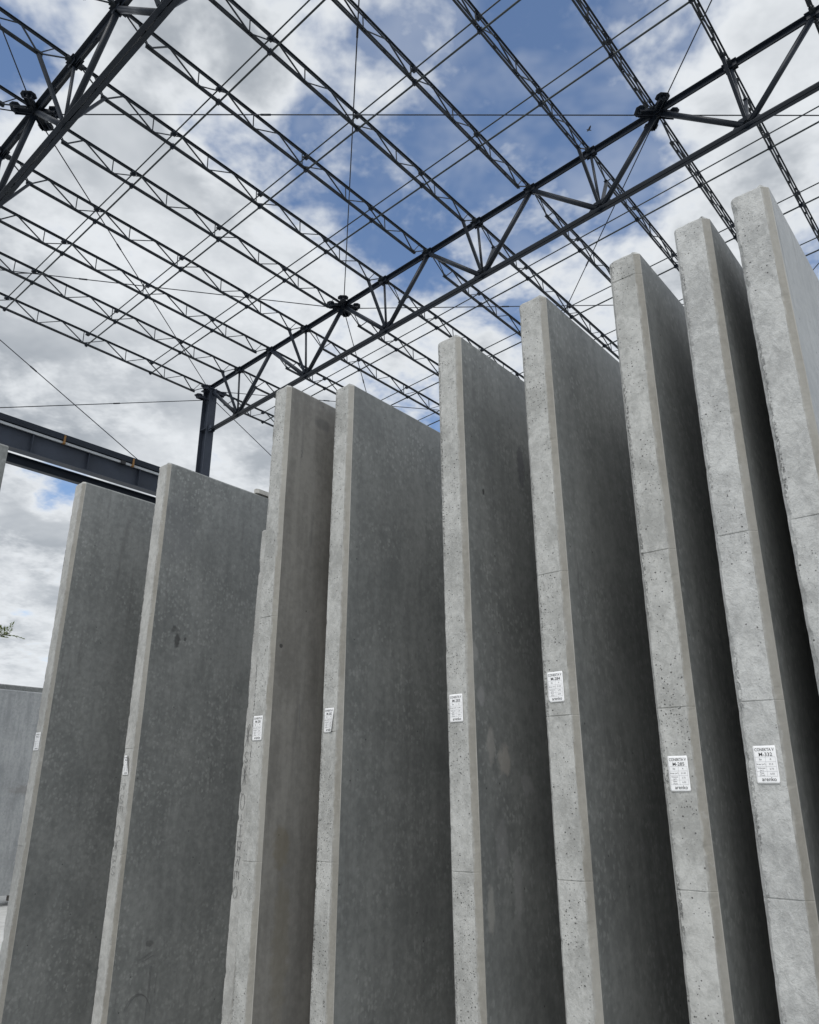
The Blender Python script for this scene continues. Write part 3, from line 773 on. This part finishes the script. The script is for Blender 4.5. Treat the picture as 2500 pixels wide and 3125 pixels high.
def make_label(root, xl, zb, wd, ht, lines, curl=0.0, cut=False, tilt=0.0, y=-.0028):
    """sticker: rounded sheet, printed heading, number, table and maker's name"""
    def bend(px, pz):
        t = (px / wd); lift = curl * max(0.0, t - .35) ** 2 * 2.4 * (pz / ht if curl > 0 else (1 - pz / ht))
        lift = abs(curl) * max(0.0, t - .35) ** 2 * 2.4 * ((pz / ht) if curl > 0 else (1 - pz / ht))
        return px - lift * .35, -lift
    def place(px, pz, out=0.0):
        bx, by = bend(px, pz)
        return (xl + bx + tilt * (pz - ht / 2), y + by - out, zb + pz - tilt * (px - wd / 2))
    # sheet
    r_ = .0020; nx, nzv = 12, 20
    mb = MB(); vs = []; fs = []
    for j in range(nzv + 1):
        pz = ht * j / nzv
        ins = 0.0
        e = min(pz, ht - pz)
        if e < r_: ins = r_ - math.sqrt(max(0, r_ * r_ - (r_ - e) ** 2))
        insl = max(ins, .009 - pz if (cut and pz < .009) else 0)
        for i in range(nx + 1):
            px = insl + (wd - insl - ins) * i / nx
            vs.append(place(px, pz))
    for j in range(nzv):
        for i in range(nx):
            a = j * (nx + 1) + i; fs.append((a, a + 1, a + nx + 2, a + nx + 1))
    mb.add(vs, fs, True)
    lab = mb.build('label', M['label'], root)
    sol = lab.modifiers.new('thickness', 'SOLIDIFY'); sol.thickness = .0005; sol.offset = 1
    def printed(name, items, mat):
        b = MB()
        for vs_, fs_ in items:
            b.add([place(min(max(q[0], 0), wd), q[2], .0009) for q in vs_], fs_)
        return b.build(name, M[mat], lab)
    k = ht / .115
    head, num, table, logo = lines
    printed('heading', [text_mesh(head, .0130 * k, wd * .5, ht * .855, fit=wd * .84, bold=.00012)], 'ink')
    printed('panel_number', [text_mesh(num, .0155 * k, wd * .53, ht * .72, fit=wd * .58, bold=.00015)], 'ink')
    it = []
    for i, (a, b_) in enumerate(table):
        zt = ht * (.615 - .127 * i)
        if '\n' in a:
            p, q = a.split('\n'); it.append(text_mesh(p, .0066 * k, wd * .28, zt + .0030 * k)); it.append(text_mesh(q, .0066 * k, wd * .28, zt - .0040 * k))
        else: it.append(text_mesh(a, .0072 * k, wd * .28, zt))
        it.append(text_mesh(b_, .0075 * k, wd * .72, zt))
    printed('table_text', it, 'ink')
    rl = []
    def line(x0, z0, x1, z1): rl.append(([(x0, 0, z0), (x1, 0, z0), (x1, 0, z1), (x0, 0, z1)], [(0, 1, 2, 3)]))
    for i in range(5): zq = ht * (.695 - .127 * i); line(wd * .06, zq, wd * .94, zq + .0006)
    line(wd * .50, ht * .187, wd * .50 + .0006, ht * .695)
    for xx in (.06, .93): line(wd * xx, ht * .187, wd * xx + .0006, ht * .695)
    printed('table_rules', rl, 'rule')
    printed('maker_name', [text_mesh(logo, .0165 * k, wd * .55, ht * .065, fit=wd * .62, bold=.00012)], 'ink')
    return lab

def tbl(area, vol, peso): return [('Eje', 'A'), ('Área (m²)', area), ('Volumen\n(m³)', vol), ('Peso\n(Ton)', peso)]

H = S + EYE
fits = {  # d, x, w, c, lean x, lean d as fractions of S
    1: [1.16359, -2.47619, 0.04534, 0.01071, 0.00139, 0.00284], 2: [1.25711, -2.11458, 0.0481, 0.01064, 0.00104, 0.00173],
    3: [1.16197, -1.43782, 0.04706, 0.0103, 0.00271, 0.00339], 4: [1.25899, -1.31106, 0.0493, 0.01117, 0.00308, 0.00373],
    5: [1.2618, -0.95499, 0.05287, 0.01086, -0.00871, -0.00547], 6: [1.25327, -0.72744, 0.05314, 0.01082, -0.0061, -0.00379],
    7: [1.24394, -0.51821, 0.05202, 0.01065, -0.00028, 7e-05], 8: [1.23015, -0.38577, 0.05401, 0.01105, 0.00655, 0.00083],
    9: [1.2198, -0.26871, 0.05275, 0.01086, -0.00169, -0.00037]}
je = [2.042 + EYE, .838 + EYE, .277 + EYE, -.293 + EYE]
spec = {  # edge material, face material, visible joints, raggedness, label text
    1: ('edge_smooth', 'face', [je[3] - .02], .9, 'tall grey precast panel at the far left, leftmost with a sticker'),
    2: ('edge_smooth', 'face_pitted', [je[2] - .02], .8, 'tall grey precast panel with curled sticker and dark pitted patch on its face'),
    3: ('edge', 'face_brown', [je[1], je[3]], .8, 'tall precast panel with brown stained face, sticker M-281'),
    4: ('edge', 'face', [je[2], je[3]], .6, 'tall precast panel with speckled dark face, sticker M-282'),
    5: ('edge', 'face_blotched', [je[3]], .6, 'tall precast panel with pale blotches on its face, sticker M-283'),
    6: ('edge', 'face', [je[1], je[2], je[3]], .7, 'tall precast panel with pitted edge, sticker M-284'),
    7: ('edge', 'face', je, .7, 'tall precast panel with sticker M-285, third from the right'),
    8: ('edge_rough', 'face', je[1:], .9, 'tall rough edged precast panel with sticker M-332, second from the right'),
    9: ('edge_rough', 'face_lit', [je[1]], 1.2, 'rough edged precast panel nearest the right border, pale lit face, no sticker')}
panels = {}
for i, (d, x, w, c, sx, sd) in fits.items():
    e, f, jn, rg, lab = spec[i]
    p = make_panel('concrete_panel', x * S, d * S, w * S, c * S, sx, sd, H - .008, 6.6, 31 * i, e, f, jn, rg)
    tag(p, lab, 'concrete panel', 'precast panels standing in a row'); panels[i] = p
stick = {1: (.0205, .2635, .0690, .113, 'M-23', tbl('21.44', '2.72', '6.53'), 0, 0), 2: (.0215, .1040, .0650, .113, 'M-22', tbl('21.44', '2.72', '6.53'), .020, 0),
         3: (.0225, .2378, .0690, .115, 'M-281', tbl('22.19', '2.81', '6.71'), 0, 0), 4: (.0265, .2740, .0650, .114, 'M-282', tbl('21.44', '2.72', '6.53'), -.012, 0),
         5: (.0222, .2812, .0698, .115, 'M-283', tbl('21.45', '2.72', '6.54'), 0, 0), 6: (.0242, .3280, .0685, .115, 'M-284', tbl('21.45', '2.72', '6.54'), 0, 1),
         7: (.0262, .0056, .0687, .1128, 'M-285', tbl('21.44', '2.72', '6.53'), 0, 0), 8: (.0318, .0285, .0683, .1118, 'M-332', tbl('21.5', '2.73', '6.55'), 0, 0)}
for i, (xl, z, wd, ht, num, tb_, curl, cut) in stick.items():
    l = make_label(panels[i], xl, z + EYE, wd, ht, ('CONEKTA V', num, tb_, 'arenko'), curl, bool(cut), 0.0)
    if curl: l['label'] = 'white sticker peeling off along its right side'

# the shorter panel leaning against the third one, with pencil marks
pm = make_panel('concrete_panel', -3.2254, 1.162 * S + .065, .075, .021, .0184, .0034, 1.345 + EYE, 6.3, 777, 'edge_smooth', 'face', [], .8)
tag(pm, 'shorter precast panel leaning against the brown faced one, pencil scrawl on its edge', 'concrete panel', 'precast panels standing in a row')
def strokes(parent, name, lines, width, plane, y=-.0035):
    b = MB()
    for ln in lines:
        for (p, q) in zip(ln[:-1], ln[1:]):
            if plane == 'edge': b.bar((p[0], y, p[1]), (q[0], y, q[1]), .0012, width, (1, 0, 0) if abs(p[1] - q[1]) < 1e-6 else (0, 1, 0))
            else: b.bar((y, p[0], p[1]), (y, q[0], q[1]), width, .0012, (1, 0, 0))
    o = b.build(name, M['pencil'], parent); return o
def sideways(txt_lines, x, z, sx, sz):
    """strokes written sideways, reading downward: unit glyph (u across the edge, v down the panel)"""
    return [[(x + u * sx, z - v * sz) for u, v in ln] for ln in txt_lines]
circ = [(.5 + .45 * math.cos(a * .5236), .5 + .5 * math.sin(a * .5236)) for a in range(13)]
star = [[(0, .5), (1, .45)], [(.05, 1), (.85, 0)], [(.45, 0), (.5, 1)], [(.15, .1), (.9, .95)]]
two = [[(.9, .1), (.4, 0), (.15, .35), (.55, .6), (.9, .75), (.5, .95), (.1, .75)]]
dash = [[(.5, 0), (.5, 1)]]
hh_ = [[(.05, 0), (.95, .05)], [(.1, .9), (.95, .8)], [(.5, 0), (.5, .9)]]
bb_ = [[(.05, .1), (.95, .1)], [(.95, .1), (.75, .75), (.5, .5), (.3, .9), (.05, .1)]]
rr_ = [[(.05, .1), (.95, .1), (.7, .8), (.5, .3), (.05, .9)]]
ee_ = [[(.95, .8), (.95, .1), (.05, .1), (.05, .8)], [(.5, .1), (.5, .65)]]
sc_l = []
xm, wm = .022, .034
for gl, z, hgt in ((star, 1.92, .10), (two, 1.795, .055), (star, 1.73, .095), ([circ], 1.60, .075), (dash, 1.505, .03), (hh_, 1.46, .06), (bb_, 1.39, .055), (rr_, 1.325, .055), (ee_, 1.26, .05), ([circ], 1.19, .05)):
    sc_l += sideways(gl, xm, z, wm, hgt)
strokes(pm, 'pencil_mark', sc_l, .0013, 'edge')
sc2 = []
for gl, z, hgt in ((rr_, 1.66, .05), (two, 1.59, .05), (ee_, 1.53, .045), ([circ], 1.42, .06), (star, 1.34, .06), (bb_, 1.26, .05), (two, 1.2, .05)):
    sc2 += sideways(gl, .022, z, .05, hgt)
strokes(panels[2], 'pencil_mark', sc2, .0010, 'edge')
# sketched arcs and a post low on the second panel's face
d2 = fits[2]; xf = (d2[2] + d2[3]) * S
arc = [[(.20 + .085 * math.cos(a), .42 + .11 * math.sin(a)) for a in [R(20 + 10 * q) for q in range(15)]],
       [(.205 + .08 * math.cos(a), .41 + .115 * math.sin(a)) for a in [R(10 + 10 * q) for q in range(15)]],
       [(.26, .66), (.262, .52), (.258, .38)], [(.268, .66), (.27, .5)], [(.18, .70), (.26, .735)], [(.20, .69), (.275, .715)], [(.31, .62), (.305, .52)]]
strokes(panels[2], 'pencil_mark', arc, .0016, 'face', xf + .0012)
d3 = fits[3]; xf3 = (d3[2] + d3[3]) * S
strokes(panels[3], 'pencil_mark', [[(.112, 3.385), (.122, 3.39), (.126, 3.375), (.118, 3.362), (.124, 3.35), (.114, 3.345)]], .0025, 'face', xf3 + .0012)
strokes(panels[3], 'pencil_mark', [[(.20, 2.02), (.205, 1.95), (.207, 1.91)]], .002, 'face', xf3 + .0012)

# panel of the next rack, its far end entering at the left border
pp = make_panel('concrete_panel', -5.02 - .12, 1.884 - 6.2, .10, .02, 0, 0, H, 6.2, 990, 'edge', 'face', [], .8)
tag(pp, 'blue grey precast panel end poking in at the left border beneath the crane beam', 'concrete panel')

# long slab standing on timbers across the aisle
sl = make_panel('concrete_slab', -12.92 - .10, 2.2, .085, .018, 0, 0, EYE + 1.543 - .15, 7.2, 1234, 'edge_smooth', 'face_slab', [], .4)
sl.matrix_world = Matrix.Translation((0, 0, .15)) @ panel_matrix(-12.957 - .103, 2.0, 0, 0)
tag(sl, 'pale grey slab standing on timbers beyond the leftmost panel', 'concrete slab')
s2 = make_panel('concrete_slab', 0, 0, .085, .018, 0, 0, EYE + 1.665 - .15, 7.2, 1434, 'edge_smooth', 'face', [], .4)
s2.matrix_world = Matrix.Translation((0, 0, .15)) @ panel_matrix(-13.42, 2.1, 0, 0)
tag(s2, 'darker slab showing as a strip above the pale grey slab', 'concrete slab')
for i in range(5):
    mb = MB(); mb.box((-.55, -.06, .001), (.25, .06, .149))
    o = mb.build('timber_block', M['timber_dark'])
    o.matrix_world = panel_matrix(-13.1, 2.6 + 1.28 * i + .0, 0, 0)
    tag(o, 'dark timber block under the pale slab at the left, %s from the near end' % ORD[i], 'timber block', 'timber blocks under the slab')

# timber batten lying on top of the second panel
mb = MB(); mb.prism([(-.02, -.012), (.0, -.022), (2.6, -.022), (2.6, .022), (.0, .022), (-.02, .012)], 0, .034, 2)
bt = mb.build('timber_batten', M['timber'])
m = panel_matrix(d2[1] * S, d2[0] * S, 0, 0)
rot = Matrix(((0, 1, 0, .105), (1, 0, 0, .80), (0, 0, 1, H + .012), (0, 0, 0, 1)))
bt.matrix_world = m @ rot
tag(bt, 'pale batten lying on top of the second panel from the left', 'batten')

# ------------------------------------------------------------------ tree beyond the yard
def make_tree(loc, seed):
    rnd = random.Random(seed)
    root = empty('garden_tree', Matrix.Translation(loc))
    tr = MB(); tr.tube((0, 0, 0), (.05, .03, 2.4), .15, 10, .11); tr.tube((.05, .03, 2.4), (.0, .1, 4.6), .11, 10, .05)
    limbs = []
    for i in range(20):
        a = i * 2.4 + rnd.uniform(-.3, .3); h0 = rnd.uniform(2.3, 4.3); ln = rnd.uniform(1.2, 2.1)
        p = Vector((.03, .05, h0)); q = p + Vector((math.cos(a) * ln * .55, math.sin(a) * ln * .55, rnd.uniform(.3, .9)))
        e = q + Vector((math.cos(a) * ln * .5, math.sin(a) * ln * .5, rnd.uniform(-.25, .35)))
        tr.tube(p, q, .04, 7, .022, False); tr.tube(q, e, .022, 6, .006, False); limbs.append((p, q, e))
    tr.build('trunk', M['bark'], root)
    cr = MB()
    def leaf(p, d, s):
        up = Vector((rnd.uniform(-1, 1), rnd.uniform(-1, 1), rnd.uniform(-.2, 1))).normalized()
        sd = d.cross(up)
        if sd.length < .05: return
        sd.normalize()
        cr.add([p, p + d * s * .5 + sd * s * .13, p + d * s, p + d * s * .5 - sd * s * .13], [(0, 1, 2, 3)])
    def spray(p, d, ln):
        n = int(ln / .022)
        for i in range(n):
            t = i / n; q = p + d * (ln * t) + Vector((0, 0, -.10 * ln * t * t))
            for s in (-1, 1):
                sd = Vector((-d.y, d.x, rnd.uniform(-.3, .3))).normalized() * s
                leaf(q, (d * .75 + sd * .65 + Vector((0, 0, rnd.uniform(-.25, .25)))).normalized(), rnd.uniform(.05, .085))
    for (p, q, e) in limbs:
        for i in range(34):
            t = rnd.random(); b = p.lerp(q, t * 2) if t < .5 else q.lerp(e, t * 2 - 1)
            if t < .2: continue
            a = rnd.uniform(0, 6.283); dr = Vector((math.cos(a), math.sin(a), rnd.uniform(-.35, .6))).normalized()
            ax = (e - q).normalized(); dr = (dr + ax * .8).normalized()
            spray(b, dr, rnd.uniform(.18, .48))
    cr.build('crown', M['leaf'], root)
    return root
tdir = Vector((-0.4705671, 0.88236421, 0)); side = Vector((-tdir.y, tdir.x, 0))
tp = tdir * 19.5 + side * 1.70
tag(make_tree((tp.x, tp.y, 0), 5), 'feathery green tree whose twig tips enter at the left border', 'tree')

# ------------------------------------------------------------------ bird
bd = sky_dir(1797, 396); bp = Vector((0, 0, EYE)) + bd * 70
br = empty('flying_bird', Matrix.Translation(bp) @ Matrix.Rotation(R(15), 4, 'Z'))
mb = MB()
sec = [(-.20, .004), (-.13, .03), (-.03, .05), (.08, .05), (.16, .035), (.20, .03), (.24, .008)]
for (a, ra), (b, rb_) in zip(sec[:-1], sec[1:]): mb.tube((a, 0, 0), (b, 0, 0), ra, 8, rb_, False)
mb.build('body', M['bird'], br)
for s in (-1, 1):
    mb = MB()
    pts = [(.09, .03, .02), (.11, .17, .11), (.06, .30, .15), (.0, .31, .15), (-.05, .16, .10), (-.06, .03, .02)]
    vs = [(x, s * y, z) for x, y, z in pts] + [(x, s * y, z - .008) for x, y, z in pts]
    mb.add(vs, [(0, 1, 4, 5), (1, 2, 3, 4), (6, 11, 10, 7), (7, 10, 9, 8), (0, 6, 7, 1), (1, 7, 8, 2), (2, 8, 9, 3), (3, 9, 10, 4), (4, 10, 11, 5)])
    mb.build('wing', M['bird'], br)
tag(br, 'small dark bird gliding in the blue patch above the middle truss', 'bird')
bpy.context.view_layer.update()
